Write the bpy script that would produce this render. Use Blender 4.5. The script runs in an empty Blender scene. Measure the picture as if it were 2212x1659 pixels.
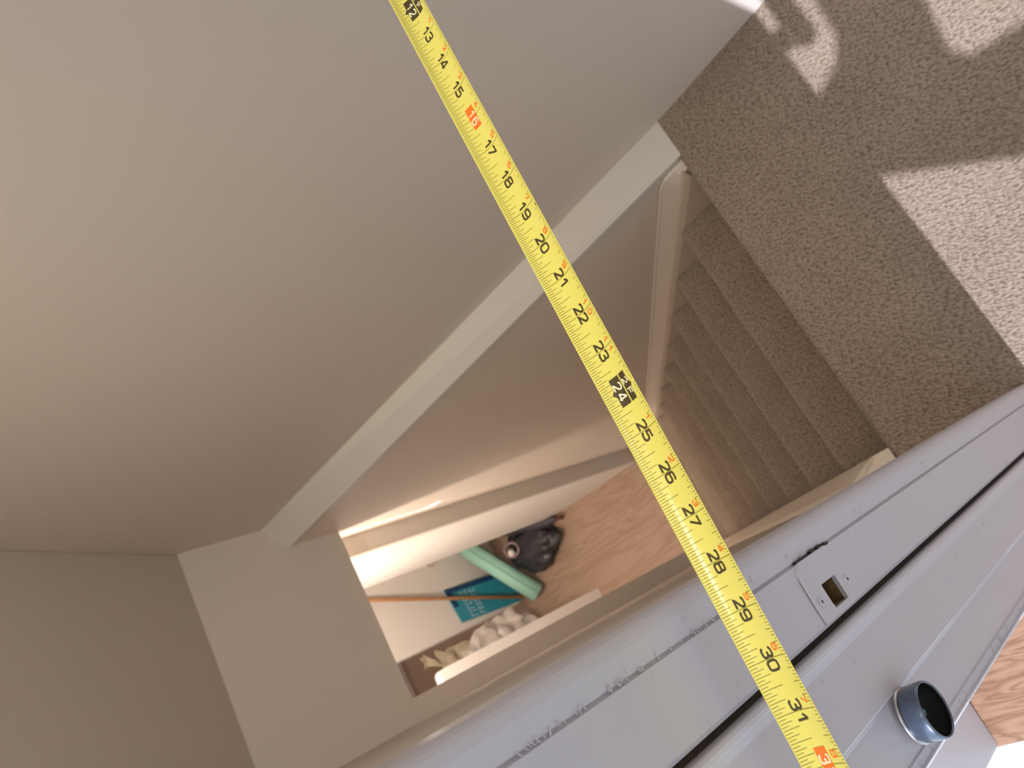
import bpy, bmesh, math, random
from mathutils import Vector, Matrix
S = bpy.context.scene
COL = S.collection
random.seed(7)

# ------------------------------------------------------------------ camera
cam_data = bpy.data.cameras.new('camera')
cam = bpy.data.objects.new('camera', cam_data); COL.objects.link(cam)
cam_data.sensor_width = 36.0; cam_data.lens = 1633.29 / 2212 * 36.0
cam_data.clip_start = 0.02; cam_data.clip_end = 60
RX = Vector((-0.46374932, -0.55088421, -0.69387546))
RY = Vector((-0.83287229, 0.5381209, 0.12942042))
RZ = Vector((0.30209322, 0.63792828, -0.70836939))
m = Matrix((RX, -RY, -RZ)).transposed().to_4x4()
m.translation = Vector((-0.70705839, -0.49402537, 1.24894063))
cam.matrix_world = m
cam_data.dof.use_dof = True; cam_data.dof.focus_distance = 0.47; cam_data.dof.aperture_fstop = 15
S.camera = cam

# ------------------------------------------------------------------ world, sun, lights, exposure
S.view_settings.view_transform = 'Standard'; S.view_settings.look = 'None'
S.view_settings.gamma = 1.0; S.view_settings.use_curve_mapping = False
S.view_settings.exposure = 0.0
w = bpy.data.worlds.new('world'); S.world = w; w.use_nodes = True
bg = w.node_tree.nodes['Background']
bg.inputs[0].default_value = (0.78, 0.88, 1.0, 1); bg.inputs[1].default_value = 1.35

def add_light(name, kind, loc, energy, color, rot=None, to=None, **kw):
    l = bpy.data.lights.new(name, kind); l.energy = energy; l.color = color
    for k, v in kw.items(): setattr(l, k, v)
    o = bpy.data.objects.new(name, l); COL.objects.link(o); o.location = loc
    if to is not None: o.rotation_euler = (Vector(to) - Vector(loc)).to_track_quat('-Z', 'Y').to_euler()
    return o
sun = bpy.data.lights.new('sun', 'SUN'); sun.energy = 5.6; sun.color = (0.94, 0.95, 1.12); sun.angle = 0.012
so = bpy.data.objects.new('sun', sun); COL.objects.link(so)
so.rotation_euler = Vector((1, -0.03, -1.0)).to_track_quat('-Z', 'Y').to_euler()
# added area lights: cool daylight from behind, warm fill over the landing
add_light('back_daylight_fill', 'AREA', (-0.45, -2.3, 1.45), 5.0, (0.72, 0.83, 1.0), to=(-0.45, 0, 1.1), shape='RECTANGLE', size=1.1, size_y=1.1)
add_light('landing_fill', 'AREA', (-0.42, -0.95, 2.24), 2.0, (1.0, 0.86, 0.72), to=(-0.42, -0.95, 0), shape='DISK', size=0.35)
add_light('stairwell_fill', 'AREA', (-0.62, -0.22, 2.22), 4.6, (1.0, 0.88, 0.76), to=(-0.40, 1.45, -0.6), shape='DISK', size=0.3, spread=1.25)  # unseen fill added to brighten the stairwell walls
add_light('downstairs_lamp', 'POINT', (-0.61, 1.925, 0.37), 34.0, (1.0, 0.84, 0.70), shadow_soft_size=0.03)
add_light('downstairs_fill', 'POINT', (-0.60, 2.36, -0.40), 8.0, (1.0, 0.86, 0.76), shadow_soft_size=0.12)  # second light added behind the door head to brighten the white wall

# ------------------------------------------------------------------ materials
def mat(name, rgb, rough=0.6, spec=0.5, metal=0.0, noise=0.0, nscale=8.0, bump=0.0, bscale=60.0, bdist=0.002, stretch=(1, 1, 1), coat=0.0, trans=0.0, alpha=1.0):
    M = bpy.data.materials.new(name); M.use_nodes = True
    N, L = M.node_tree.nodes, M.node_tree.links
    b = N['Principled BSDF']
    b.inputs['Base Color'].default_value = (*rgb, 1); b.inputs['Roughness'].default_value = rough
    b.inputs['Specular IOR Level'].default_value = spec; b.inputs['Metallic'].default_value = metal
    b.inputs['Coat Weight'].default_value = coat; b.inputs['Transmission Weight'].default_value = trans
    b.inputs['Alpha'].default_value = alpha
    tc = N.new('ShaderNodeTexCoord'); mp = N.new('ShaderNodeMapping'); mp.inputs['Scale'].default_value = stretch
    L.new(tc.outputs['Object'], mp.inputs['Vector'])
    if noise > 0:
        n = N.new('ShaderNodeTexNoise'); n.inputs['Scale'].default_value = nscale; n.inputs['Detail'].default_value = 4
        L.new(mp.outputs[0], n.inputs['Vector'])
        mx = N.new('ShaderNodeMix'); mx.data_type = 'RGBA'
        mx.inputs[6].default_value = (*[c * (1 - noise) for c in rgb], 1); mx.inputs[7].default_value = (*[min(1, c * (1 + noise)) for c in rgb], 1)
        L.new(n.outputs['Fac'], mx.inputs[0]); L.new(mx.outputs[2], b.inputs['Base Color'])
    if bump > 0:
        n2 = N.new('ShaderNodeTexNoise'); n2.inputs['Scale'].default_value = bscale; n2.inputs['Detail'].default_value = 5
        L.new(mp.outputs[0], n2.inputs['Vector'])
        bp = N.new('ShaderNodeBump'); bp.inputs['Strength'].default_value = bump; bp.inputs['Distance'].default_value = bdist
        L.new(n2.outputs['Fac'], bp.inputs['Height']); L.new(bp.outputs[0], b.inputs['Normal'])
    return M

def carpet_mat():
    M = bpy.data.materials.new('loop_carpet'); M.use_nodes = True
    N, L = M.node_tree.nodes, M.node_tree.links; b = N['Principled BSDF']
    b.inputs['Roughness'].default_value = 0.95; b.inputs['Specular IOR Level'].default_value = 0.15
    b.inputs['Sheen Weight'].default_value = 0.5; b.inputs['Sheen Tint'].default_value = (1.0, 0.84, 0.70, 1); b.inputs['Sheen Roughness'].default_value = 0.5
    tc = N.new('ShaderNodeTexCoord'); sp = N.new('ShaderNodeSeparateXYZ'); L.new(tc.outputs['Object'], sp.inputs[0])
    sub = N.new('ShaderNodeMath'); sub.operation = 'SUBTRACT'; L.new(sp.outputs[1], sub.inputs[0]); L.new(sp.outputs[2], sub.inputs[1])
    cb = N.new('ShaderNodeCombineXYZ'); L.new(sp.outputs[0], cb.inputs[0]); L.new(sub.outputs[0], cb.inputs[1])
    # rotate so that u runs along the rows of loops, then squash
    rt = N.new('ShaderNodeMapping'); rt.inputs['Rotation'].default_value = (0, 0, math.radians(-67)); L.new(cb.outputs[0], rt.inputs['Vector'])
    mp = N.new('ShaderNodeMapping'); mp.inputs['Scale'].default_value = (155, 265, 1)
    L.new(rt.outputs[0], mp.inputs['Vector'])
    nz = N.new('ShaderNodeTexNoise'); nz.inputs['Scale'].default_value = 1.0; nz.inputs['Detail'].default_value = 2.5; nz.inputs['Roughness'].default_value = 0.45
    L.new(mp.outputs[0], nz.inputs['Vector'])
    vo = N.new('ShaderNodeTexVoronoi'); vo.feature = 'SMOOTH_F1'; vo.inputs['Scale'].default_value = 1.0; vo.inputs['Randomness'].default_value = 0.55; vo.inputs['Smoothness'].default_value = 0.4
    L.new(mp.outputs[0], vo.inputs['Vector'])
    fine = N.new('ShaderNodeTexNoise'); fine.inputs['Scale'].default_value = 900; fine.inputs['Detail'].default_value = 3
    L.new(cb.outputs[0], fine.inputs['Vector'])
    big = N.new('ShaderNodeTexNoise'); big.inputs['Scale'].default_value = 9; big.inputs['Detail'].default_value = 3
    L.new(cb.outputs[0], big.inputs['Vector'])
    # height
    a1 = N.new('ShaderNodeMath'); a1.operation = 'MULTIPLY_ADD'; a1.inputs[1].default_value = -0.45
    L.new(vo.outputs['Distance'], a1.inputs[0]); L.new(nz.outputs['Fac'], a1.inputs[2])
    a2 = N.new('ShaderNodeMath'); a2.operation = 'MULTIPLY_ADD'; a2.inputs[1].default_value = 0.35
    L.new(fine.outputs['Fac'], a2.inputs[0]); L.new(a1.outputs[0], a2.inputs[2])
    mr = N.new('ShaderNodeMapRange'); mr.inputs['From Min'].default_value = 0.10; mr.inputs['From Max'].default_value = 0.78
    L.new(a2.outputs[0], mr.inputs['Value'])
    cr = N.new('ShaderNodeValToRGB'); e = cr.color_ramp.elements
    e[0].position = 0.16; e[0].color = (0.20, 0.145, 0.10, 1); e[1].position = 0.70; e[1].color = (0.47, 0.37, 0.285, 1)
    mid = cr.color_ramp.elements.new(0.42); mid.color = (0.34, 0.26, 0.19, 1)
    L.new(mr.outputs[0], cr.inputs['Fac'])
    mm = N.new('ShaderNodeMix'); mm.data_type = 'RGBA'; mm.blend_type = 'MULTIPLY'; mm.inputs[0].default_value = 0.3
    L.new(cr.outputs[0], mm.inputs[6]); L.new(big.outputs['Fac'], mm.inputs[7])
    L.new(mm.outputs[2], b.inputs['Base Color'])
    bp = N.new('ShaderNodeBump'); bp.inputs['Strength'].default_value = 0.9; bp.inputs['Distance'].default_value = 0.004
    L.new(a2.outputs[0], bp.inputs['Height']); L.new(bp.outputs[0], b.inputs['Normal'])
    return M

def wood_mat(name, c1, c2, scale, rot, rough=0.45):
    M = bpy.data.materials.new(name); M.use_nodes = True
    N, L = M.node_tree.nodes, M.node_tree.links; b = N['Principled BSDF']; b.inputs['Roughness'].default_value = rough
    tc = N.new('ShaderNodeTexCoord'); mp = N.new('ShaderNodeMapping'); mp.inputs['Rotation'].default_value = (0, 0, rot)
    mp.inputs['Scale'].default_value = scale
    L.new(tc.outputs['Object'], mp.inputs['Vector'])
    n = N.new('ShaderNodeTexNoise'); n.inputs['Scale'].default_value = 1; n.inputs['Detail'].default_value = 3; n.inputs['Distortion'].default_value = 0.6
    L.new(mp.outputs[0], n.inputs['Vector'])
    wv = N.new('ShaderNodeMath'); wv.operation = 'MULTIPLY'; wv.inputs[1].default_value = 9.0; L.new(n.outputs['Fac'], wv.inputs[0])
    fr = N.new('ShaderNodeMath'); fr.operation = 'PINGPONG'; fr.inputs[1].default_value = 0.5; L.new(wv.outputs[0], fr.inputs[0])
    cr = N.new('ShaderNodeValToRGB'); cr.color_ramp.elements[0].color = (*c1, 1); cr.color_ramp.elements[1].color = (*c2, 1)
    cr.color_ramp.elements[0].position = 0.0; cr.color_ramp.elements[1].position = 0.4
    L.new(fr.outputs[0], cr.inputs['Fac']); L.new(cr.outputs[0], b.inputs['Base Color'])
    return M

M_wall = mat('beige_wall_paint', (0.68, 0.615, 0.54), rough=0.85, spec=0.25, noise=0.03, nscale=2.5, bump=0.25, bscale=500, bdist=0.0006)
M_wall_low = mat('beige_wall_paint_lower', (0.77, 0.68, 0.59), rough=0.8, spec=0.25, noise=0.03, nscale=3, bump=0.2, bscale=500, bdist=0.0006)
M_trim = mat('off_white_trim', (0.68, 0.65, 0.585), rough=0.6, spec=0.3, noise=0.02, bump=0.2, bscale=120, bdist=0.001)
M_string = mat('stringer_paint', (0.62, 0.52, 0.42), rough=0.6, spec=0.3)
M_edge = mat('stringer_cream', (0.74, 0.64, 0.52), rough=0.6, noise=0.06, nscale=40)
M_jamb = mat('glossy_white_gloss_paint', (0.56, 0.545, 0.58), rough=0.38, spec=0.5, noise=0.03, nscale=14, bump=0.35, bscale=55, bdist=0.0014, stretch=(1, 1, 0.25))
M_dark = mat('dark_gap_wood', (0.045, 0.03, 0.022), rough=0.9, noise=0.4, nscale=120)
M_mortise = mat('bare_mortise_wood', (0.16, 0.095, 0.035), rough=0.9, noise=0.5, nscale=250, bump=0.5, bscale=400)
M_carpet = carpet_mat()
M_oak = wood_mat('oak_laminate', (0.20, 0.10, 0.05), (0.33, 0.19, 0.11), (34, 4.5, 1), 0.0)
M_floor2 = wood_mat('pinkish_wood_floor', (0.31, 0.205, 0.145), (0.38, 0.265, 0.195), (7, 0.9, 1), 0, rough=0.4)
M_white = mat('white_plaster', (0.84, 0.80, 0.755), rough=0.8)
M_yellow = mat('yellow_tape_enamel', (0.53, 0.455, 0.082), rough=0.28, spec=0.5, coat=0.35, noise=0.02, nscale=30)
M_tick = mat('olive_tape_ink', (0.16, 0.135, 0.005), rough=0.5)
M_black = mat('black_tape_ink', (0.045, 0.032, 0.008), rough=0.4)
M_orange = mat('orange_tape_ink', (0.60, 0.115, 0.006), rough=0.45)
M_pale = mat('pale_tape_print', (0.60, 0.53, 0.30), rough=0.4)
M_steel = mat('steel', (0.5, 0.5, 0.5), rough=0.35, metal=1.0)

# ------------------------------------------------------------------ helpers
def link_bm(name, bm, M, parent=None, smooth=False, loc=None):
    me = bpy.data.meshes.new(name)
    if parent is not None and loc is None: loc = None
    off = Vector(parent.matrix_world.translation) if parent is not None else Vector((0, 0, 0))
    if parent is not None:
        p = parent; off = Vector((0, 0, 0))
        while p: off = off + p.location; p = p.parent
    bmesh.ops.recalc_face_normals(bm, faces=bm.faces)
    for v in bm.verts: v.co -= off
    bm.to_mesh(me); bm.free()
    for p in me.polygons: p.use_smooth = smooth
    me.materials.append(M)
    o = bpy.data.objects.new(name, me); COL.objects.link(o)
    if parent is not None: o.parent = parent
    return o
def structure(name, bm, M, parent=None, smooth=False):
    o = link_bm(name, bm, M, parent, smooth)
    if parent is None: o['kind'] = 'structure'
    return o
def thing(name, label, cat, loc, group=None):
    o = bpy.data.objects.new(name, None); COL.objects.link(o); o.location = loc; o.empty_display_size = 0.05
    o['label'] = label; o['category'] = cat
    if group: o['group'] = group
    return o
def tag(o, label, cat, group=None):
    o['label'] = label; o['category'] = cat
    if group: o['group'] = group
    return o
def box(bm, a, b):
    vs = [bm.verts.new((x, y, z)) for x in (a[0], b[0]) for y in (a[1], b[1]) for z in (a[2], b[2])]
    for f in ((0, 1, 3, 2), (4, 6, 7, 5), (0, 4, 5, 1), (2, 3, 7, 6), (0, 2, 6, 4), (1, 5, 7, 3)): bm.faces.new([vs[i] for i in f])
def nb(): return bmesh.new()
def prism(bm, pts_a, pts_b):
    """closed solid between two matching loops"""
    A = [bm.verts.new(p) for p in pts_a]; B = [bm.verts.new(p) for p in pts_b]; n = len(A)
    bm.faces.new(A); bm.faces.new(list(reversed(B)))
    for i in range(n): bm.faces.new((A[i], B[i], B[(i + 1) % n], A[(i + 1) % n]))
def extrude_poly(bm, poly, z0, z1):
    prism(bm, [(x, y, z0) for x, y in poly], [(x, y, z1) for x, y in poly])
def thick(bm, quad, d):
    d = Vector(d); prism(bm, quad, [Vector(p) + d for p in quad])
def tube(bm, pts, radii, seg=12, cap=True):
    pts = [Vector(p) for p in pts]; rings = []
    if not isinstance(radii, (list, tuple)): radii = [radii] * len(pts)
    up = Vector((0.13, 0.27, 0.95))
    for i, p in enumerate(pts):
        t = (pts[min(i + 1, len(pts) - 1)] - pts[max(i - 1, 0)]).normalized()
        u = t.cross(up).normalized(); v = t.cross(u).normalized()
        rings.append([bm.verts.new(p + (u * math.cos(2 * math.pi * k / seg) + v * math.sin(2 * math.pi * k / seg)) * radii[i]) for k in range(seg)])
    for a, b in zip(rings, rings[1:]):
        for k in range(seg): bm.faces.new((a[k], a[(k + 1) % seg], b[(k + 1) % seg], b[k]))
    if cap: bm.faces.new(list(reversed(rings[0]))); bm.faces.new(rings[-1])

RUN, RISE, NST = 0.17566, 0.19793, 10
ZF = -RISE * NST           # lower floor
YB = 1.723                 # wall at the foot of the stairs
TOP = 2.3

# ------------------------------------------------------------------ large structure
# landing floor, carpeted (nosing at y = 0)
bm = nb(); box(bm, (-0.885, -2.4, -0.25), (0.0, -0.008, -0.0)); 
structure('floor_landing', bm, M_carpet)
bm = nb(); box(bm, (-1.16, -2.4, -0.25), (-0.886, 0.2, -0.001)); structure('floor_hall', bm, M_oak)
bm = nb(); box(bm, (-2.2, 1.66, ZF - 0.1), (1.2, 5.2, ZF)); structure('floor_downstairs', bm, M_floor2)
# upper right wall: its lower border follows the ledge
YE = 1.695
bm = nb(); thick(bm, [(0, -2.4, -0.02), (0, 0.006, -0.02), (0, 0.006, 0.0), (0, YB, 0.161), (0, YB, 0.43), (0, 0.253, TOP), (0, -2.4, TOP)], (0.12, 0, 0))
structure('wall_right', bm, M_wall)
# ledge and lower right wall
bm = nb()
thick(bm, [(-0.082, -0.0078, -0.0012), (0.0, -0.0078, -0.0012), (0.0, YB, 0.161), (-0.080, YB, 0.096)], (0, 0, -0.03))
structure('trim_1', bm, M_trim)
bm = nb(); thick(bm, [(-0.081, -0.004, -0.012), (-0.078, YB, 0.085), (-0.088, YB + 0.0, ZF), (-0.086, -0.004, ZF)], (0.08, 0, 0))
thick(bm, [(-0.078, YB + 0.021, -0.087), (-0.065, 1.87, -0.087), (-0.077, 1.87, ZF), (-0.088, YB + 0.021, ZF)], (0.06, 0, 0)); thick(bm, [(-0.078, YB, -0.087), (-0.078, YB + 0.021, -0.087), (-0.088, YB + 0.021, ZF), (-0.088, YB, ZF)], (0.06, 0, 0))
structure('wall_right_lower', bm, M_wall_low)
# wall at the stair foot, with its doorway
XRJ, XLJ, ZH = -0.158, -0.668, -0.087
SX0, SX1 = -0.141, -0.149
bm = nb()
box(bm, (-1.05, YB, ZH), (0.12, YB + 0.02, 0.425))
structure('wall_far', bm, M_wall)
bm = nb(); box(bm, (-1.05, YB, ZF), (XLJ, YB + 0.04, ZH)); structure('wall_far_left', bm, M_wall)
bm = nb(); thick(bm, [(-0.06, 1.87, ZH), (SX0, 1.87, ZH), (SX1, 1.87, ZF), (-0.075, 1.87, ZF)], (0, 0.02, 0)); structure('wall_far_right', bm, M_wall)
# sloped ceiling over the stairs, flat ceiling over the landing
bm = nb(); thick(bm, [(-1.05, YB + 0.01, 0.421), (0.12, YB + 0.01, 0.421), (0.12, 0.253, TOP), (-1.05, 0.253, TOP)], (0, 0.08, 0.06)); structure('ceiling_stairs', bm, M_wall)
bm = nb(); box(bm, (-1.26, -2.4, TOP), (0.12, 0.26, TOP + 0.1)); structure('ceiling_landing', bm, M_white)
# left stair wall and hall walls
bm = nb(); box(bm, (-0.872, -0.17, ZF), (-0.738, YB, TOP)); structure('wall_left', bm, M_wall)
bm = nb(); box(bm, (-1.157, 0.124, 0.0), (-0.873, 0.2, TOP)); structure('wall_hall', bm, M_jamb)
bm = nb(); box(bm, (-1.257, -2.4, 0.0), (-1.157, -1.25, TOP)); box(bm, (-1.257, -1.25, 1.95), (-1.157, 0.2, TOP)); structure('wall_hall_left', bm, M_wall)
bm = nb(); box(bm, (-1.26, -2.5, 0.0), (0.12, -2.4, TOP)); structure('wall_back', bm, M_wall)
# downstairs room shell
bm = nb(); box(bm, (-2.2, YB + 0.11, 0.42), (1.2, 5.2, 0.52)); structure('ceiling_downstairs', bm, M_white)
bm = nb(); thick(bm, [(SX1, 1.891, ZF), (-0.124, 2.62, ZF), (-0.124, 2.62, 0.42), (SX0, 1.891, 0.42)], (0.25, 0, 0)); structure('wall_downstairs_right', bm, M_white)
bm = nb(); box(bm, (-0.437, 3.26, ZF), (0.9, 3.4, 0.42)); structure('wall_downstairs_back', bm, M_white)
bm = nb(); box(bm, (0.122, 2.62, ZF), (0.22, 3.26, 0.42)); structure('wall_downstairs_recess', bm, M_white)
bm = nb(); box(bm, (-2.2, 5.1, ZF), (1.2, 5.2, 0.42)); structure('wall_downstairs_far', bm, M_wall)
bm = nb(); box(bm, (-2.3, YB + 0.11, ZF), (-2.2, 5.2, 0.42)); structure('wall_downstairs_left', bm, M_white)
bm = nb(); box(bm, (-2.2, YB + 0.01, ZF), (-1.05, YB + 0.11, 0.42)); structure('wall_downstairs_front', bm, M_white)

# glazed hall door/window at the left
bm = nb()
for a, b in (((-1.20, -1.25, 0.0), (-1.165, -1.19, 1.95)), ((-1.20, -1.19, 1.88), (-1.165, 0.085, 1.95))): box(bm, a, b)
wf = structure('window_1', bm, M_jamb)

# ------------------------------------------------------------------ staircase
st = thing('staircase', 'straight staircase covered in beige loop carpet descending to a doorway', 'staircase', (-0.42, 0.8, ZF))
XR, XL = -0.1115, -0.7035
def step(i):
    """one carpeted step: tread from riser foot to rounded nosing, slightly ragged side edges"""
    bm = nb()
    y1 = i * RUN; z1 = -i * RISE
    y0 = y1 - RUN - 0.02
    r = 0.017
    prof = [(y0, z1 - 0.03), (y0, z1)]
    prof += [(y1 - 0.06, z1), (y1 - 0.03, z1 - 0.0005)]
    for k in range(1, 8):
        a = math.pi / 2 - math.pi * k / 7 * 0.95
        prof.append((y1 - r + math.cos(a) * r, z1 - r + math.sin(a) * r))
    prof += [(y1 - 0.025, z1 - 2 * r - 0.01), (y1 - 0.026, z1 - RISE - 0.02), (y1 - 0.05, z1 - RISE - 0.02), (y1 - 0.05, z1 - 0.05)]
    n = len(prof)
    xs = [XR] + [XR + (XL - XR) * t / 8 for t in range(1, 8)] + [XL]
    rings = []
    for j, x in enumerate(xs):
        ring = []
        for q, (y, z) in enumerate(prof):
            dx = 0
            if j == 0: dx = 0.010 * math.sin(q * 1.9 + i * 2.3) * 0.35 + (-0.006 if q in (4, 5, 6) else 0.004)
            if j == len(xs) - 1: dx = 0.006 * math.sin(q * 2.1 + i) * 0.4 + (0.004 if q in (4, 5, 6) else -0.002)
            wav = 0.0012 * math.sin(j * 2.1 + i * 1.3)
            ring.append(bm.verts.new((x + dx, y + wav, z)))
        rings.append(ring)
    for a, b in zip(rings, rings[1:]):
        for q in range(n): bm.faces.new((a[q], a[(q + 1) % n], b[(q + 1) % n], b[q]))
    bm.faces.new(rings[0]); bm.faces.new(list(reversed(rings[-1])))
    return bm
for i in range(0, NST):
    if i == 0:
        bm = nb(); y1 = 0; z1 = 0; r = 0.017; prof = [(-0.0078, -0.04), (-0.0078, 0.0)]
        for k in range(1, 8):
            a = math.pi / 2 - math.pi * k / 7 * 0.95
            prof.append((-0.0078 + math.cos(a) * 0.0078 * 1.0, -0.01 + math.sin(a) * 0.0100))
        prof += [(-0.0078, -0.03), (-0.0078, -RISE - 0.02), (-0.03, -RISE - 0.02), (-0.03, -0.04)]
        prism(bm, [(-0.0825, y, z) for y, z in prof], [(-0.716, y, z) for y, z in prof])
        link_bm('step', bm, M_carpet, st, True)
    else:
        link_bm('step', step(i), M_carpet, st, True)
# stringers follow the slope
def nl(y): return -y * RISE / RUN
def sweep(prof, y0, y1, name, M, seg=60, clamp=5):
    bm = nb(); rings = []
    for k in range(seg + 1):
        y = y0 + (y1 - y0) * k / seg
        rings.append([bm.verts.new((x + 0.0006 * math.sin(k * 2.7), y, min(nl(y) + dz, 0.002 if x < -0.5 else clamp))) for x, dz in prof])
    n = len(prof)
    for a, b in zip(rings, rings[1:]):
        for q in range(n): bm.faces.new((a[q], a[(q + 1) % n], b[(q + 1) % n], b[q]))
    bm.faces.new(rings[0]); bm.faces.new(list(reversed(rings[-1])))
    return link_bm(name, bm, M, st)
sweep([(-0.0835, 0.056), (-0.0862, 0.0585), (-0.0885, 0.054), (-0.0890, 0.048), (-0.1035, 0.004), (-0.1035, -0.30), (-0.0875, -0.30)], -0.004, 1.66, 'stringer', M_wall_low, clamp=-0.014)
sweep([(-0.1035, 0.004), (-0.1055, 0.008), (-0.1085, 0.0), (-0.1120, -0.02), (-0.1125, -0.30), (-0.1037, -0.30)], 0.012, 1.66, 'stringer', M_edge)
sweep([(-0.7375, 0.09), (-0.7375, -0.3), (-0.7055, -0.3), (-0.7055, 0.025), (-0.712, 0.045), (-0.728, 0.085)], -0.004, 1.70, 'stringer', M_edge)

# ------------------------------------------------------------------ painted wall end: door jamb, gap and moulded casing
Y0 = -0.22
def curve_pts(cx, cy, r, a0, a1, n=6): return [(cx + r * math.cos(math.radians(a0 + (a1 - a0) * k / n)), cy + r * math.sin(math.radians(a0 + (a1 - a0) * k / n))) for k in range(n + 1)]
poly = [(-0.7385, -0.165), (-0.719, -0.165), (-0.719, Y0 + 0.014)] + curve_pts(-0.729, Y0 + 0.010, 0.010, 0, -90)[1:] + [(-0.7400, Y0 + 0.0012), (-0.7408, Y0 + 0.0026), (-0.7416, Y0 + 0.0026), (-0.7424, Y0)] + [(-0.7805, Y0), (-0.783, Y0 + 0.0018), (-0.783, Y0 + 0.052), (-0.7385, Y0 + 0.052)]
def jamb_mesh(poly, z0, z1, seg):
    bm = nb(); rings = []
    for k in range(seg + 1):
        z = z0 + (z1 - z0) * k / seg
        rings.append([bm.verts.new((x, y, z)) for x, y in poly])
    n = len(poly)
    for a, b in zip(rings, rings[1:]):
        for q in range(n): bm.faces.new((a[q], a[(q + 1) % n], b[(q + 1) % n], b[q]))
    bm.faces.new(rings[0]); bm.faces.new(list(reversed(rings[-1])))
    return bm
bm = nb(); extrude_poly(bm, poly, 0.0, 2.1)
jamb = structure('trim_2', bm, M_jamb)
# cut the mortise hole
bm = nb(); box(bm, (-0.7768, Y0 - 0.01, 0.7565), (-0.7605, Y0 + 0.028, 0.7785))
cut = link_bm('cutter', bm, M_mortise)
md = jamb.modifiers.new('cut', 'BOOLEAN'); md.object = cut; md.operation = 'DIFFERENCE'; md.solver = 'EXACT'
dg = bpy.context.evaluated_depsgraph_get(); new_me = bpy.data.meshes.new_from_object(jamb.evaluated_get(dg))
jamb.modifiers.clear(); jamb.data = new_me; bpy.data.objects.remove(cut, do_unlink=True)
bm = nb()
zc0, zc1 = 0.7565, 0.7785
for a, b in (((-0.7768, Y0 + 0.026, zc0), (-0.7605, Y0 + 0.028, zc1)), ((-0.7768, Y0 + 0.002, zc0), (-0.7764, Y0 + 0.028, zc1)), ((-0.7609, Y0 + 0.002, zc0), (-0.7605, Y0 + 0.028, zc1)), ((-0.7768, Y0 + 0.002, zc0), (-0.7605, Y0 + 0.028, zc0 + 0.0004)), ((-0.7768, Y0 + 0.002, zc1 - 0.0004), (-0.7605, Y0 + 0.028, zc1))): box(bm, a, b)
link_bm('mortise_lining', bm, M_mortise, jamb)
# painted-over strike plate with rounded lip, standing 1 mm proud, hole in it
sp = bpy.data.objects.new('strike_plate', None)
bm = nb()
def plate(bm, outer, holes, y0, y1):
    # outer ring and inner ring with the same count -> bridge
    A = [bm.verts.new((x, y0, z)) for x, z in outer]; B = [bm.verts.new((x, y0, z)) for x, z in holes]
    A2 = [bm.verts.new((x, y1, z)) for x, z in outer]; B2 = [bm.verts.new((x, y1, z)) for x, z in holes]
    n = len(A)
    for i in range(n):
        j = (i + 1) % n
        bm.faces.new((A[i], A[j], B[j], B[i])); bm.faces.new((A2[i], B2[i], B2[j], A2[j]))
        bm.faces.new((A[i], A2[i], A2[j], A[j])); bm.faces.new((B[i], B[j], B2[j], B2[i]))
def rrect(x0, x1, z0, z1, rr, n=5):
    """rr: radii at (x1,z1),(x0,z1),(x0,z0),(x1,z0)"""
    out = []
    for (cx, cz, r, a0) in ((x1, z1, rr[0], 0), (x0, z1, rr[1], 90), (x0, z0, rr[2], 180), (x1, z0, rr[3], 270)):
        sx = -1 if cx == x1 else 1; sz = -1 if cz == z1 else 1
        for k in range(n + 1):
            a = math.radians(a0 + 90 * k / n); out.append((cx + sx * r + r * math.cos(a), cz + sz * r + r * math.sin(a)))
    return out
plate(bm, rrect(-0.7812, -0.7415, 0.7365, 0.7975, (0.009, 0.0015, 0.0015, 0.012)), rrect(-0.7768, -0.7605, zc0, zc1, (0.001,) * 4), Y0 - 0.0011, Y0 + 0.0003)
bm.normal_update()
bmesh.ops.bevel(bm, geom=[e for e in bm.edges if all(abs(v.co.y - (Y0 - 0.0011)) < 1e-6 for v in e.verts) and len([f for f in e.link_faces if abs(f.normal.y) < 0.5]) == 1 and min(abs(v.co.x + 0.76865) for v in e.verts) > 0.009], offset=0.0003, segments=1, affect='EDGES')
strike = link_bm('strike_plate', bm, M_jamb, jamb); strike['label'] = 'painted-over metal strike plate with a square hole'
bm = nb()
tube(bm, [(-0.7812, Y0 - 0.0008, 0.7978), (-0.770, Y0 - 0.0012, 0.7982), (-0.752, Y0 - 0.0012, 0.7976), (-0.7455, Y0 - 0.001, 0.7940), (-0.7428, Y0 - 0.0006, 0.7900)], [0.0008, 0.0009, 0.0010, 0.0009, 0.0006], 8)
link_bm('paint_ridge', bm, M_jamb, jamb, True)
for cz, cx in ((0.790, -0.7685), (0.7465, -0.7675)):
    bm = nb()
    bmesh.ops.create_cone(bm, cap_ends=True, segments=20, radius1=0.0036, radius2=0.0028, depth=0.0010, matrix=Matrix.Translation((cx, Y0 - 0.0014, cz)) @ Matrix.Rotation(math.radians(90), 4, 'X'))
    s = link_bm('screw', bm, M_jamb, strike, True)
    bm = nb(); box(bm, (cx - 0.0013, Y0 - 0.0021, cz - 0.0003), (cx + 0.0010, Y0 - 0.0018, cz + 0.0003)); box(bm, (cx - 0.0003, Y0 - 0.0021, cz - 0.0012), (cx + 0.0003, Y0 - 0.0018, cz + 0.0008)); link_bm('screw_slot', bm, M_dark, strike)
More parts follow.
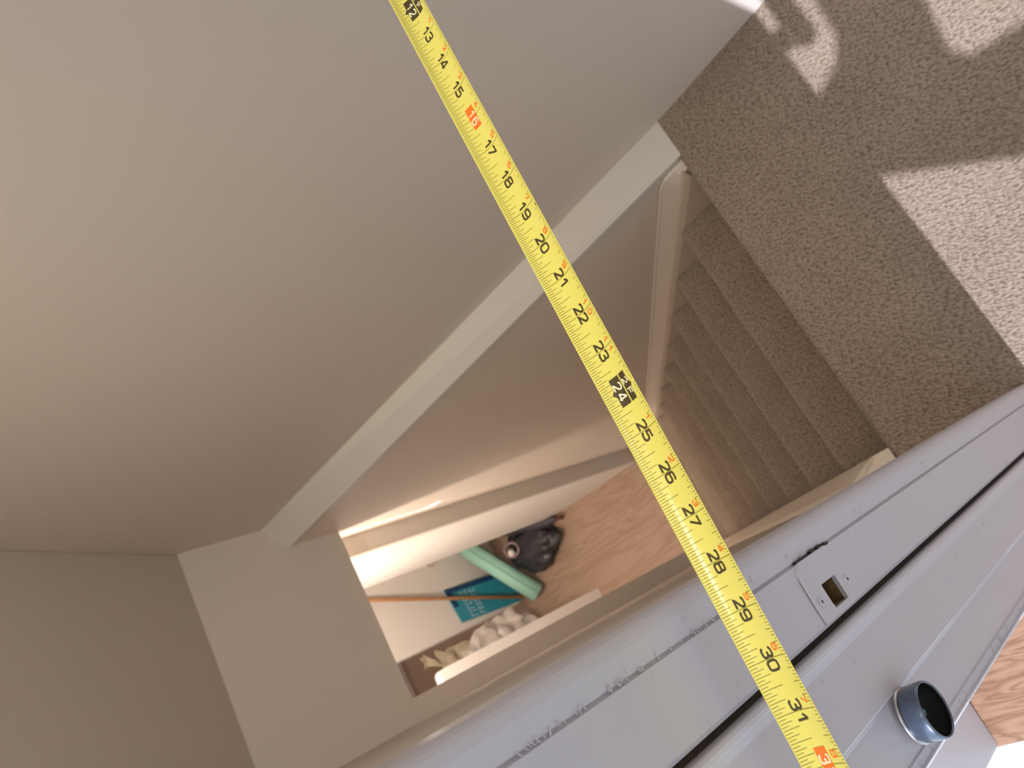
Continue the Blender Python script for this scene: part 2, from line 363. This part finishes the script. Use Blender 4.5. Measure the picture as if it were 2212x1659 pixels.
# dark cracked slits between trim and jamb above the plate
bm = nb()
for (x, za, zb, wd) in ((-0.7411, 0.771, 0.790, 0.0011), (-0.7402, 0.7585, 0.768, 0.0009), (-0.7404, 0.7480, 0.7560, 0.0009), (-0.7416, 0.7385, 0.7445, 0.0007)):
    pts = []
    for k in range(7):
        z = zb + (za - zb) * k / 6; hw = wd * (0.35 + 0.65 * math.sin(math.pi * (0.12 + 0.76 * k / 6))); off = 0.00035 * math.sin(k * 2.4)
        pts.append((x + off, z, hw))
    va = [bm.verts.new((x + h, Y0 - 0.0006, z)) for x, z, h in pts]; vb = [bm.verts.new((x - h, Y0 - 0.0006, z)) for x, z, h in pts]
    va2 = [bm.verts.new((x + h, Y0 + 0.003, z)) for x, z, h in pts]; vb2 = [bm.verts.new((x - h, Y0 + 0.003, z)) for x, z, h in pts]
    for k in range(6):
        bm.faces.new((va[k], va[k + 1], vb[k + 1], vb[k])); bm.faces.new((va[k], va2[k], va2[k + 1], va[k + 1])); bm.faces.new((vb[k], vb[k + 1], vb2[k + 1], vb2[k]))
link_bm('paint_crack', bm, M_dark, jamb)
# small chips, drips and nicks in the gloss paint of jamb and casing
def nicks(parent, xr, yf, zr, n, seed, name):
    rnd = random.Random(seed); bm = nb()
    for _ in range(n):
        x = rnd.uniform(*xr); z = rnd.uniform(*zr); L = rnd.uniform(0.0006, 0.003); a = rnd.uniform(-0.5, 0.9)
        d = Vector((math.cos(a), 0, math.sin(a))) * L; r = rnd.uniform(0.00015, 0.0004)
        p = Vector((x, yf, z)); tube(bm, [p - d, p, p + d], [r * 0.3, r, r * 0.3], 6)
    return link_bm(name, bm, M_jamb, parent, True)
nicks(jamb, (-0.782, -0.744), Y0, (0.3, 1.05), 46, 3, 'paint_nicks')
nicks(jamb, (-0.7410, -0.7395), Y0 + 0.0004, (0.85, 1.06), 60, 4, 'paint_beads')
nicks(jamb, (-0.739, -0.727), Y0, (0.5, 1.06), 30, 5, 'paint_drips')
# dark bare strip in the gap
bm = nb(); box(bm, (-0.7875, Y0 + 0.006, 0.0), (-0.7831, Y0 + 0.052, 2.1)); structure('trim_3', bm, M_dark)
# casing to the left of the gap, with the knob
poly = [(-0.873, -0.168), (-0.7876, -0.168), (-0.7876, Y0 - 0.0020), (-0.7882, Y0 - 0.0034), (-0.7896, Y0 - 0.0042), (-0.7920, Y0 - 0.0040), (-0.7975, Y0 - 0.0022)] + \
       [(-0.832, Y0 - 0.0028), (-0.8342, Y0 - 0.0028), (-0.8358, Y0 - 0.0008), (-0.838, Y0), (-0.8672, Y0), (-0.8678, Y0 - 0.0012), (-0.8682, Y0 - 0.0012), (-0.8694, Y0 + 0.0014), (-0.8742, Y0 + 0.0014), (-0.8750, Y0 - 0.0002), (-0.8755, Y0 - 0.0002), (-0.8772, Y0 + 0.0030), (-0.8795, Y0 + 0.0045), (-0.8795, -0.168)]
bm = nb(); extrude_poly(bm, poly, 0.0, 2.1)
casing = structure('trim_4', bm, M_jamb)
nicks(casing, (-0.832, -0.800), Y0 - 0.0025, (0.4, 0.98), 40, 8, 'paint_nicks')
nicks(casing, (-0.8735, -0.8705), Y0 + 0.0012, (0.4, 0.9), 30, 9, 'paint_drips')
# round knob: rim cup, black face, centre pin
KN = thing('round_knob', 'small round blue-grey metal knob with black face on painted casing', 'knob', (-0.8503, Y0, 0.776))
kx, kz = -0.8503, 0.776
def lathe(prof, seg=64):
    bm = nb(); rings = []
    for r, y in prof:
        if r == 0: rings.append([bm.verts.new((kx, y, kz))])
        else: rings.append([bm.verts.new((kx + r * math.cos(2 * math.pi * k / seg), y, kz + r * math.sin(2 * math.pi * k / seg))) for k in range(seg)])
    for a, b in zip(rings, rings[1:]):
        for k in range(seg):
            if len(a) == 1 and len(b) > 1: bm.faces.new((a[0], b[(k + 1) % seg], b[k]))
            elif len(b) == 1 and len(a) > 1: bm.faces.new((a[k], a[(k + 1) % seg], b[0]))
            elif len(a) > 1: bm.faces.new((a[k], a[(k + 1) % seg], b[(k + 1) % seg], b[k]))
    return bm
M_rim = mat('blued_steel_rim', (0.10, 0.13, 0.18), rough=0.32, metal=0.6, coat=0.4, noise=0.15, nscale=200)
M_face = mat('black_knob_face', (0.007, 0.0065, 0.006), rough=0.6, spec=0.15, noise=0.3, nscale=300)
yf = Y0 - 0.0195
link_bm('knob_rim', lathe([(0, Y0 - 0.0058), (0.0152, Y0 - 0.0058), (0.0164, Y0 - 0.0070), (0.0168, yf + 0.002), (0.0163, yf), (0.0155, yf - 0.0001), (0.0151, yf + 0.0008), (0.0151, yf + 0.0090), (0, yf + 0.0090)]), M_rim, KN, True)
link_bm('knob_face', lathe([(0.01505, yf + 0.0009), (0.01500, yf + 0.0088), (0.0040, yf + 0.0086), (0, yf + 0.0086)]), M_face, KN, True)
link_bm('centre_pin', lathe([(0.0024, yf + 0.0086), (0.0022, yf + 0.0074), (0.0014, yf + 0.0074), (0.0012, yf + 0.0084), (0, yf + 0.0084)], 24), M_rim, KN, True)
link_bm('back_plate', lathe([(0.0, Y0 - 0.0056), (0.0162, Y0 - 0.0056), (0.0170, Y0 - 0.0046), (0.0168, Y0 - 0.0040), (0.0120, Y0 - 0.0036), (0, Y0 - 0.0036)], 64), M_steel, KN, True)
link_bm('shank', lathe([(0, Y0 + 0.001), (0.0095, Y0 + 0.001), (0.0095, Y0 - 0.0040), (0, Y0 - 0.0040)], 32), M_rim, KN, True)

# ------------------------------------------------------------------ tape measure
W = 0.0250
def TS(s, v, h=0.0):
    x = -0.0029 - 0.0254 * s
    y = -0.2723 - 0.01837 * x; z = 0.8843 - 0.0497 * x
    t = max(-0.2, min(1.1, (s - 14) / 16.0))
    al = math.radians(45 - 15 * t); ta = math.radians(13 - 14 * t)
    r = W / (2 * al); th = al * (2 * v - 1)
    u = (r - h) * math.sin(th); wv = r - (r - h) * math.cos(th)
    return Vector((x, y - math.cos(ta) * u - math.sin(ta) * wv, z - math.sin(ta) * u + math.cos(ta) * wv - 0.0012))
TM = thing('tape_measure', 'yellow steel tape measure blade pulled straight across the stair opening', 'tape measure', (-0.45, -0.265, 0.90))
SEND = 36.2
bm = nb(); n, mv = 180, 14
for side in (0, 1):
    g = [[bm.verts.new(TS(-0.1 + (SEND + 0.1) * i / n, j / mv, -0.00018 * side)) for j in range(mv + 1)] for i in range(n + 1)]
    if side == 0: g0 = g
    for i in range(n):
        for j in range(mv): bm.faces.new((g[i][j], g[i + 1][j], g[i + 1][j + 1], g[i][j + 1]))
for i in range(n):
    for j in (0, mv): bm.faces.new((g0[i][j], g0[i + 1][j], g[i + 1][j], g[i][j]))
link_bm('blade', bm, M_yellow, TM, True)
H = 0.00007
def qstrip(bm, pts, hw, h=H):
    """ribbon along pts (s,v) in inches / width fractions; hw half width in inches"""
    P = [(s, v * W / 0.0254) for s, v in pts]; ls = []
    for i, p in enumerate(P):
        a = P[max(i - 1, 0)]; b = P[min(i + 1, len(P) - 1)]
        if 0 < i < len(P) - 1:
            d1 = Vector((p[0] - a[0], p[1] - a[1])).normalized(); d2 = Vector((b[0] - p[0], b[1] - p[1])).normalized()
            nn = Vector((-(d1 + d2).y, (d1 + d2).x))
            if nn.length < 1e-4: nn = Vector((-d1.y, d1.x))
            nn.normalize(); k = min(1.8, 1 / max(0.3, nn.dot(Vector((-d1.y, d1.x)))))
        else:
            d = Vector((b[0] - a[0], b[1] - a[1])).normalized(); nn = Vector((-d.y, d.x)); k = 1
        l = (p[0] + nn.x * hw * k, p[1] + nn.y * hw * k); r = (p[0] - nn.x * hw * k, p[1] - nn.y * hw * k)
        ls.append((bm.verts.new(TS(l[0], l[1] * 0.0254 / W, h)), bm.verts.new(TS(r[0], r[1] * 0.0254 / W, h))))
    for (a, b), (c, d) in zip(ls, ls[1:]): bm.faces.new((a, b, d, c))
def line(a, b, n): return [(a[0] + (b[0] - a[0]) * k / n, a[1] + (b[1] - a[1]) * k / n) for k in range(n + 1)]
bm = nb()
for q in range(1, 16 * 36):
    s = q / 16.0; inch = q % 16 == 0
    k = int(round(s))
    if inch:
        if k in (12, 24, 36): qstrip(bm, line((s, 0.02), (s, 0.24), 3), 0.0075)
        elif k in (16, 32): qstrip(bm, line((s, 0.02), (s, 0.38), 4), 0.0075); qstrip(bm, line((s, 0.64), (s, 0.985), 5), 0.0075)
        else: qstrip(bm, line((s, 0.02), (s, 0.985), 14), 0.0075)
        continue
    L = 0.48 if q % 8 == 0 else 0.37 if q % 4 == 0 else 0.28 if q % 2 == 0 else 0.18
    f = s % 12
    near = min(abs(s - 12 * round(s / 12)), 99); near16 = min(abs(s - 16), abs(s - 32))
    if (near < 0.34 and s > 2) : L = min(L, 0.29)
    if near16 < 0.34: L = min(L, 0.37)
    qstrip(bm, line((s, 0.02), (s, L), 4), 0.0062)
    R = 0.225 if q % 8 == 0 else 0.19 if q % 4 == 0 else 0.13 if q % 2 == 0 else 0.085
    if near < 0.34 and s > 2: R = min(R, 0.13)
    qstrip(bm, line((s, 1 - R), (s, 0.985), 4), 0.0062)
link_bm('graduation_marks', bm, M_tick, TM)
G = {
 '0': [[(0.5, 1), (0.22, 1), (0.04, 0.85), (0, 0.5), (0.04, 0.15), (0.22, 0), (0.5, 0), (0.78, 0), (0.96, 0.15), (1, 0.5), (0.96, 0.85), (0.78, 1), (0.5, 1)]],
 '1': [[(0.0, 0.68), (0.38, 0.98), (0.50, 0.98), (0.50, 0.0)]],
 '2': [[(0.02, 0.78), (0.06, 0.93), (0.22, 1), (0.75, 1), (0.94, 0.92), (0.98, 0.74), (0.92, 0.56), (0.10, 0.10), (0.02, 0.0), (1.0, 0.0)]],
 '3': [[(0.02, 0.80), (0.08, 0.94), (0.25, 1), (0.75, 1), (0.94, 0.92), (0.97, 0.75), (0.90, 0.58), (0.72, 0.52), (0.40, 0.52)], [(0.72, 0.52), (0.93, 0.45), (1.0, 0.27), (0.94, 0.08), (0.75, 0), (0.25, 0), (0.06, 0.06), (0.0, 0.2)]],
 '4': [[(0.72, 0.0), (0.72, 1.0), (0.60, 1.0), (0.0, 0.34), (0.0, 0.24), (1.0, 0.24)]],
 '5': [[(0.95, 1), (0.08, 1), (0.04, 0.56), (0.72, 0.58), (0.93, 0.50), (1.0, 0.30), (0.93, 0.08), (0.75, 0), (0.25, 0), (0.04, 0.05), (0.0, 0.2)]],
 '6': [[(0.93, 0.84), (0.90, 0.95), (0.75, 1), (0.25, 1), (0.06, 0.92), (0, 0.70), (0, 0.28), (0.06, 0.08), (0.25, 0), (0.75, 0), (0.95, 0.08), (1, 0.28), (0.95, 0.50), (0.75, 0.57), (0.04, 0.56)]],
 '7': [[(0.0, 1), (1.0, 1), (0.97, 0.88), (0.30, 0.0)]],
 '8': [[(0.5, 0.54), (0.22, 0.54), (0.06, 0.62), (0.03, 0.77), (0.08, 0.94), (0.25, 1), (0.75, 1), (0.92, 0.94), (0.97, 0.77), (0.94, 0.62), (0.78, 0.54), (0.5, 0.54)], [(0.22, 0.54), (0.05, 0.46), (0, 0.27), (0.06, 0.06), (0.25, 0), (0.75, 0), (0.94, 0.06), (1, 0.27), (0.95, 0.46), (0.78, 0.54)]],
 '9': [[(0.07, 0.16), (0.10, 0.05), (0.25, 0), (0.75, 0), (0.94, 0.08), (1, 0.30), (1, 0.72), (0.94, 0.92), (0.75, 1), (0.25, 1), (0.05, 0.92), (0, 0.72), (0.05, 0.50), (0.25, 0.43), (0.96, 0.44)]],
 'F': [[(0.0, 0.0), (0.0, 1.0), (1.0, 1.0)], [(0.0, 0.52), (0.85, 0.52)]],
}
def glyph(bm, ch, sc, vc, ws, hv, hw, h=H):
    """ws: width in inches, hv: height as a fraction of the blade width"""
    for stroke in G[ch]:
        pts = []
        for a, b in zip(stroke, stroke[1:]):
            nseg = max(1, int(max(abs(a[0] - b[0]), abs(a[1] - b[1])) / 0.25)); pts += line(a, b, nseg)[:-1]
        pts.append(stroke[-1])
        qstrip(bm, [(sc + (x - 0.5) * ws, vc + (y - 0.5) * hv) for x, y in pts], hw, h)
def vbox(bm, s0, s1, v0, v1, h=2 * H):
    n, m_ = 8, 6
    g = [[bm.verts.new(TS(s0 + (s1 - s0) * i / n, v0 + (v1 - v0) * j / m_, h)) for j in range(m_ + 1)] for i in range(n + 1)]
    for i in range(n):
        for j in range(m_): bm.faces.new((g[i][j], g[i + 1][j], g[i + 1][j + 1], g[i][j + 1]))
def tri(bm, pts, h=2 * H): bm.faces.new([bm.verts.new(TS(s, v, h)) for s, v in pts])
for k in range(1, 36):
    t = str(k); foot = k in (12, 24); stud = k in (16, 32)
    h = 3 * H if (foot or stud) else H; M = M_pale if (foot or stud) else M_black
    vc = 0.43 if foot else 0.51; hv = 0.19 if (foot or stud) else 0.215; hw = 0.018 if (foot or stud) else 0.0245
    bm = nb()
    if len(t) == 1: glyph(bm, t, k - 0.13, vc, 0.18, hv, hw, h)
    else:
        glyph(bm, t[0], k - 0.115 + (0.03 if t[0] == '1' else 0), vc, 0.15 if (foot or stud) else 0.175, hv, hw, h)
        glyph(bm, t[1], k + 0.130 + (0.03 if t[1] == '1' else 0), vc, 0.15 if (foot or stud) else 0.185, hv, hw, h)
    link_bm('inch_number', bm, M, TM)
    if foot:
        bm = nb(); vbox(bm, k - 0.34, k + 0.34, 0.305, 0.565); tri(bm, [(k - 0.09, 0.306), (k + 0.09, 0.306), (k, 0.225)]); link_bm('number_label', bm, M_black, TM)
        bm = nb(); vbox(bm, k - 0.34, k + 0.34, 0.60, 0.775)
        if k == 24: tri(bm, [(k - 0.09, 0.774), (k + 0.09, 0.774), (k, 0.845)])
        else: tri(bm, [(k - 0.2, 0.774), (k + 0.2, 0.774), (k + 0.05, 0.845), (k - 0.05, 0.845)])
        link_bm('number_label', bm, M_black, TM)
        bm = nb(); glyph(bm, str(k // 12), k - 0.13, 0.69, 0.13, 0.13, 0.013, 3 * H); glyph(bm, 'F', k + 0.13, 0.69, 0.13, 0.13, 0.013, 3 * H); link_bm('foot_number', bm, M_pale, TM)
    if stud:
        bm = nb(); vbox(bm, k - 0.33, k + 0.33, 0.385, 0.635); lb = link_bm('number_label', bm, M_orange, TM); lb['label'] = 'orange number label'
    f = k % 12
    if k > 12 and f:
        ft = str(f); bm = nb()
        if len(ft) == 1: glyph(bm, ft, k - 0.175, 0.775, 0.125, 0.13, 0.0150)
        else: glyph(bm, ft[0], k - 0.13, 0.775, 0.11, 0.125, 0.0150); glyph(bm, ft[1], k + 0.12, 0.775, 0.11, 0.125, 0.0150)
        link_bm('foot_inch_number', bm, M_orange, TM)
bm = nb(); tri(bm, [(19.14, 0.955), (19.19, 0.985), (19.24, 0.955), (19.19, 0.925)]); link_bm('diamond_mark', bm, M_black, TM)
# end hook against the right wall, case at the far left
bm = nb(); c0 = TS(0, 0.5)
box(bm, (c0.x - 0.022, c0.y - 0.011, c0.z - 0.0018), (c0.x + 0.0022, c0.y + 0.011, c0.z - 0.0008)); box(bm, (c0.x + 0.0014, c0.y - 0.011, c0.z - 0.010), (c0.x + 0.0024, c0.y + 0.011, c0.z - 0.0008))
link_bm('end_hook', bm, M_steel, TM)
bm = nb(); c1 = TS(SEND, 0.5)
box(bm, (c1.x - 0.078, c1.y - 0.018, c1.z - 0.052), (c1.x + 0.004, c1.y + 0.018, c1.z + 0.014))
bmesh.ops.bevel(bm, geom=list(bm.edges), offset=0.008, segments=3, affect='EDGES')
link_bm('tape_case', bm, mat('yellow_case_plastic', (0.7, 0.5, 0.03), rough=0.4), TM)

# ------------------------------------------------------------------ things downstairs
# mint foam mat, rolled
M_mint = mat('mint_foam', (0.36, 0.68, 0.56), rough=0.75)
bm = nb(); A = Vector((-0.452, 2.99, -1.915)); B = Vector((0.028, 3.14, -1.66)); ax = (B - A).normalized()
u = ax.cross(Vector((0, 0, 1))).normalized(); v = u.cross(ax).normalized()
turns, nn_, th = 2.3, 70, 0.007
def spiral(rr): return [((rr - 0.010 * k / nn_ * turns) * math.cos(2 * math.pi * turns * k / nn_ + 0.9), (rr - 0.010 * k / nn_ * turns) * math.sin(2 * math.pi * turns * k / nn_ + 0.9)) for k in range(nn_ + 1)]
so_, si_ = spiral(0.062), spiral(0.062 - th)
def P3(base, p, sx=1.0): return base + u * p[0] * sx + v * p[1]
ra = [bm.verts.new(P3(A, p)) for p in so_]; rb = [bm.verts.new(P3(B - ax * 0.05 * (1 if k < nn_ * 0.35 else 0), p)) for k, p in enumerate(so_)]
rc = [bm.verts.new(P3(A, p)) for p in si_]; rd = [bm.verts.new(P3(B - ax * 0.05 * (1 if k < nn_ * 0.35 else 0), p)) for k, p in enumerate(si_)]
for k in range(nn_):
    bm.faces.new((ra[k], ra[k + 1], rb[k + 1], rb[k])); bm.faces.new((rc[k], rd[k], rd[k + 1], rc[k + 1]))
    bm.faces.new((ra[k], rc[k], rc[k + 1], ra[k + 1])); bm.faces.new((rb[k], rb[k + 1], rd[k + 1], rd[k]))
tag(link_bm('foam_mat', bm, M_mint, None, True), 'rolled mint green foam mat leaning on the wood floor downstairs', 'mat')
# wooden stick
bm = nb(); tube(bm, [(-0.432, 3.16, ZF + 0.006), (-0.07, 3.235, -0.985), (0.00, 3.245, -0.80)], 0.0115, 14)
tag(link_bm('broom_handle', bm, wood_mat('orange_wood', (0.42, 0.20, 0.08), (0.62, 0.34, 0.16), (60, 60, 4), 0), None, True), 'thin orange-brown wooden stick leaning against the white wall downstairs', 'stick')
# blue printed package
bb = thing('blue_package', 'flat blue printed package standing behind the wooden stick downstairs', 'package', (-0.31, 3.22, ZF))
c = [Vector((-0.435, 3.205, ZF + 0.002)), Vector((-0.225, 3.205, ZF + 0.002)), Vector((-0.185, 3.245, -1.49)), Vector((-0.398, 3.245, -1.512))]
bm = nb(); thick(bm, c, (0, 0.012, 0)); link_bm('package_body', bm, mat('teal_blue_print', (0.03, 0.27, 0.38), rough=0.35, noise=0.15, nscale=30), bb)
def on(a, b, d=0.0015): p = c[0].lerp(c[1], a).lerp(c[3].lerp(c[2], a), b); return p + Vector((0, -d, 0.0))
M_navy = mat('navy_print', (0.01, 0.05, 0.14), rough=0.4); M_lt = mat('pale_blue_print', (0.32, 0.55, 0.66), rough=0.4)
bm = nb()
thick(bm, [on(0.86, 0), on(1, 0), on(1, 1), on(0.86, 1)], (0, 0.001, 0)); thick(bm, [on(0.45, 0.93), on(0.86, 0.93), on(0.86, 1.0), on(0.45, 1.0)], (0, 0.001, 0))
link_bm('navy_band', bm, M_navy, bb)
bm = nb(); rnd = random.Random(2)
for row, (b0, b1) in enumerate(((0.74, 0.84), (0.62, 0.70))):
    a = 0.05
    while a < 0.8:
        w_ = rnd.uniform(0.06, 0.10)
        thick(bm, [on(a, b0), on(a + w_ * 0.35, b0), on(a + w_ * 0.35, b1), on(a, b1)], (0, 0.001, 0)); thick(bm, [on(a, b1 - 0.025), on(a + w_, b1 - 0.025), on(a + w_, b1), on(a, b1)], (0, 0.001, 0))
        if rnd.random() < 0.6: thick(bm, [on(a, b0), on(a + w_, b0), on(a + w_, b0 + 0.025), on(a, b0 + 0.025)], (0, 0.001, 0))
        a += w_ + 0.03
link_bm('pale_lettering', bm, M_lt, bb)
# black bag heap
def blob(bm, cx, cy, cz, rx, ry, rz, seed, amp=0.25, sub=4):
    from mathutils import noise
    t = bmesh.new(); bmesh.ops.create_icosphere(t, subdivisions=sub, radius=1)
    idx = {}
    for vv in t.verts:
        q = vv.co * 1.7 + Vector((seed, seed * 2, 0)); k = 1 + amp * (noise.turbulence(q, 4, True) - 0.5)
        idx[vv] = bm.verts.new((cx + vv.co.x * rx * k, cy + vv.co.y * ry * k, max(ZF + 0.003, cz + vv.co.z * rz * k)))
    for f in t.faces: bm.faces.new([idx[a] for a in f.verts])
    t.free()
M_bag = mat('black_plastic', (0.025, 0.024, 0.030), rough=0.35, bump=0.8, bscale=18, bdist=0.02)
bm = nb(); blob(bm, -0.215, 2.84, ZF + 0.065, 0.14, 0.21, 0.088, 3.1, 0.5); tag(link_bm('bin_bag', bm, M_bag, None, True), 'crumpled black plastic bag on the floor beside the mint mat', 'bag')
# folded dark umbrella against the wall end
um = thing('umbrella', 'folded dark grey umbrella lying by the wall corner downstairs', 'umbrella', (-0.12, 2.8, ZF))
M_umb = mat('dark_grey_cloth', (0.05, 0.045, 0.055), rough=0.6)
bm = nb()
pA, pB = Vector((-0.150, 2.58, ZF + 0.055)), Vector((0.04, 3.12, -1.80))
tube(bm, [pA.lerp(pB, k / 10) for k in range(11)], [0.016, 0.036, 0.046, 0.050, 0.046, 0.050, 0.050, 0.046, 0.044, 0.036, 0.016], 9); link_bm('canopy', bm, M_umb, um)
bm = nb(); d = (pA - pB).normalized(); tube(bm, [pA, pA + d * 0.05], 0.011, 10); link_bm('handle', bm, mat('brown_handle', (0.09, 0.03, 0.02), rough=0.4), um)
# tape roll with pinkish ring
bm = nb(); ctr = Vector((-0.168, 2.915, ZF + 0.165)); nrm = Vector((0.2, -0.75, 0.65)).normalized(); a_ = nrm.cross(Vector((0, 0, 1))).normalized(); b_ = nrm.cross(a_)
prof = [(0.050, -0.010), (0.050, 0.010), (0.036, 0.010), (0.036, -0.010)]; R_ = []
for k in range(28):
    an = 2 * math.pi * k / 28; dr = a_ * math.cos(an) + b_ * math.sin(an); R_.append([bm.verts.new(ctr + dr * r + nrm * h) for r, h in prof])
for k in range(28):
    for q in range(4): bm.faces.new((R_[k][q], R_[k][(q + 1) % 4], R_[(k + 1) % 28][(q + 1) % 4], R_[(k + 1) % 28][q]))
tag(link_bm('ring_of_tape', bm, mat('mauve_ring', (0.30, 0.20, 0.20), rough=0.5), None, True), 'dull pink ring lying on the black plastic bag', 'ring')
bm = nb(); blob(bm, -0.185, 2.905, ZF + 0.185, 0.022, 0.018, 0.024, 8.0, 0.3, 3); tag(link_bm('tissue', bm, M_white, None, True), 'small crumpled white tissue inside the pink ring', 'tissue')
# pale cord loop hanging in the recess
bm = nb()
base = Vector((-0.0, 3.20, -1.44))
pts = [base + Vector((0.065 - 0.105 * (0.5 - 0.5 * math.cos(2 * math.pi * k / 30)) - 0.0, 0.0, 0.040 * math.sin(2 * math.pi * k / 30))) for k in range(31)]
tube(bm, pts, 0.0085, 8)
tube(bm, [base + Vector((0.065, 0, 0)), base + Vector((0.08, 0.02, -0.03)), base + Vector((0.10, 0.04, -0.05))], 0.008, 8)
tag(link_bm('cord_loop', bm, mat('pale_pink_cord', (0.80, 0.66, 0.60), rough=0.5), None, True), 'pale pink cord loop hanging on the wall beside the mint mat', 'cord')
# white panel with rounded corner, plastic sheet and torn card pieces
bm = nb(); prof = rrect(-1.10, -0.600, ZF, -0.800, (0.03, 0.03, 0.001, 0.001))
prism(bm, [(x, 2.60, z) for x, z in prof], [(x, 2.66, z) for x, z in prof])
tag(link_bm('white_panel', bm, mat('glossy_white_panel', (0.88, 0.84, 0.80), rough=0.3), None), 'tall bright white panel with rounded corner standing behind the doorway', 'panel')
def crumple(nx, ny, fn, seed, amp):
    from mathutils import noise
    bm = nb(); g = []
    for i in range(nx + 1):
        row = []
        for j in range(ny + 1):
            p = Vector(fn(i / nx, j / ny)); row.append(bm.verts.new(p + noise.noise_vector(p * 14 + Vector((seed, 0, 0))) * amp))
        g.append(row)
    for i in range(nx):
        for j in range(ny): bm.faces.new((g[i][j], g[i + 1][j], g[i + 1][j + 1], g[i][j + 1]))
    return bm
bm = crumple(24, 30, lambda a, b: (-0.665 + a * (0.10 + 0.13 * math.sin(math.pi * min(1, b * 1.1))), 3.02 + 0.06 * a, -1.93 + 0.66 * b), 4, 0.05)
o = link_bm('plastic_sheet', bm, mat('milky_plastic', (0.86, 0.80, 0.74), rough=0.25, alpha=0.8), None, True)
sm = o.modifiers.new('s', 'SOLIDIFY'); sm.thickness = 0.002
tag(o, 'crumpled milky plastic sheet behind the white rounded panel downstairs', 'plastic sheet')
M_card = mat('buff_card', (0.55, 0.47, 0.33), rough=0.8)
for seed, fn, lab in ((1, lambda a, b: (-0.545 + a * 0.10 * (1 - 0.6 * b), 3.44, -1.28 - 0.13 * b + 0.03 * a), 'torn buff card flap sticking out past the white wall edge, topmost'),
                      (5, lambda a, b: (-0.58 + a * 0.12 * (1 - 0.3 * b), 3.46, -1.42 - 0.22 * b + 0.02 * a), 'larger torn buff card piece below the topmost flap, above the plastic sheet')):
    o = link_bm('torn_card', crumple(8, 8, fn, seed, 0.035), M_card, None); sm = o.modifiers.new('s', 'SOLIDIFY'); sm.thickness = 0.003
    tag(o, lab, 'card', 'torn card pieces by the white wall')

# cloth added out of view, cut to the shadow outline on the landing
hc = thing('sun_blocker', 'grey cloth added out of view to shape the sun shadow on the landing', 'blocker', (-1.19, -0.4, 0.8))
sh = [(-.199,-.22),(-.167,-.291),(-.136,-.313),(-.065,-.322),(.05,-.33),(.05,-.44),(-.18,-.43),(-.226,-.417),(-.28,-.407),(-.303,-.422),(-.317,-.487),(-.35,-.66),(-.64,-.66),(-.459,-.39),(-.339,-.22)]
XC = -1.185
pp = [(y + .03 * (x - XC), (x - XC)) for x, y in sh]
bm = nb(); prism(bm, [(XC, a, b) for a, b in pp], [(XC - 0.004, a, b) for a, b in pp]); link_bm('blocker', bm, mat('grey_blocker', (0.35, 0.35, 0.36), rough=0.9), hc)
bm = nb(); tube(bm, [(XC - 0.002, -0.42, 1.2), (XC - 0.002, -0.42, 1.9)], 0.0015, 6); link_bm('cord', bm, M_dark, hc)  # added cord that holds the blocker up

bm = nb(); g = crumple(10, 14, lambda a, b: (-1.25 + a * 1.05, 3.48 + 1.3 * b, ZF + 0.012), 9, 0.012)  # brown sheet added over the far floor, making it darker
bm.free(); o = link_bm('floor_overlay', g, mat('brown_overlay', (0.26, 0.155, 0.09), rough=0.85, noise=0.1, nscale=12), None, True); sm = o.modifiers.new('s', 'SOLIDIFY'); sm.thickness = 0.004
tag(o, 'large brown cardboard sheet on the floor beyond the white wall downstairs', 'overlay')
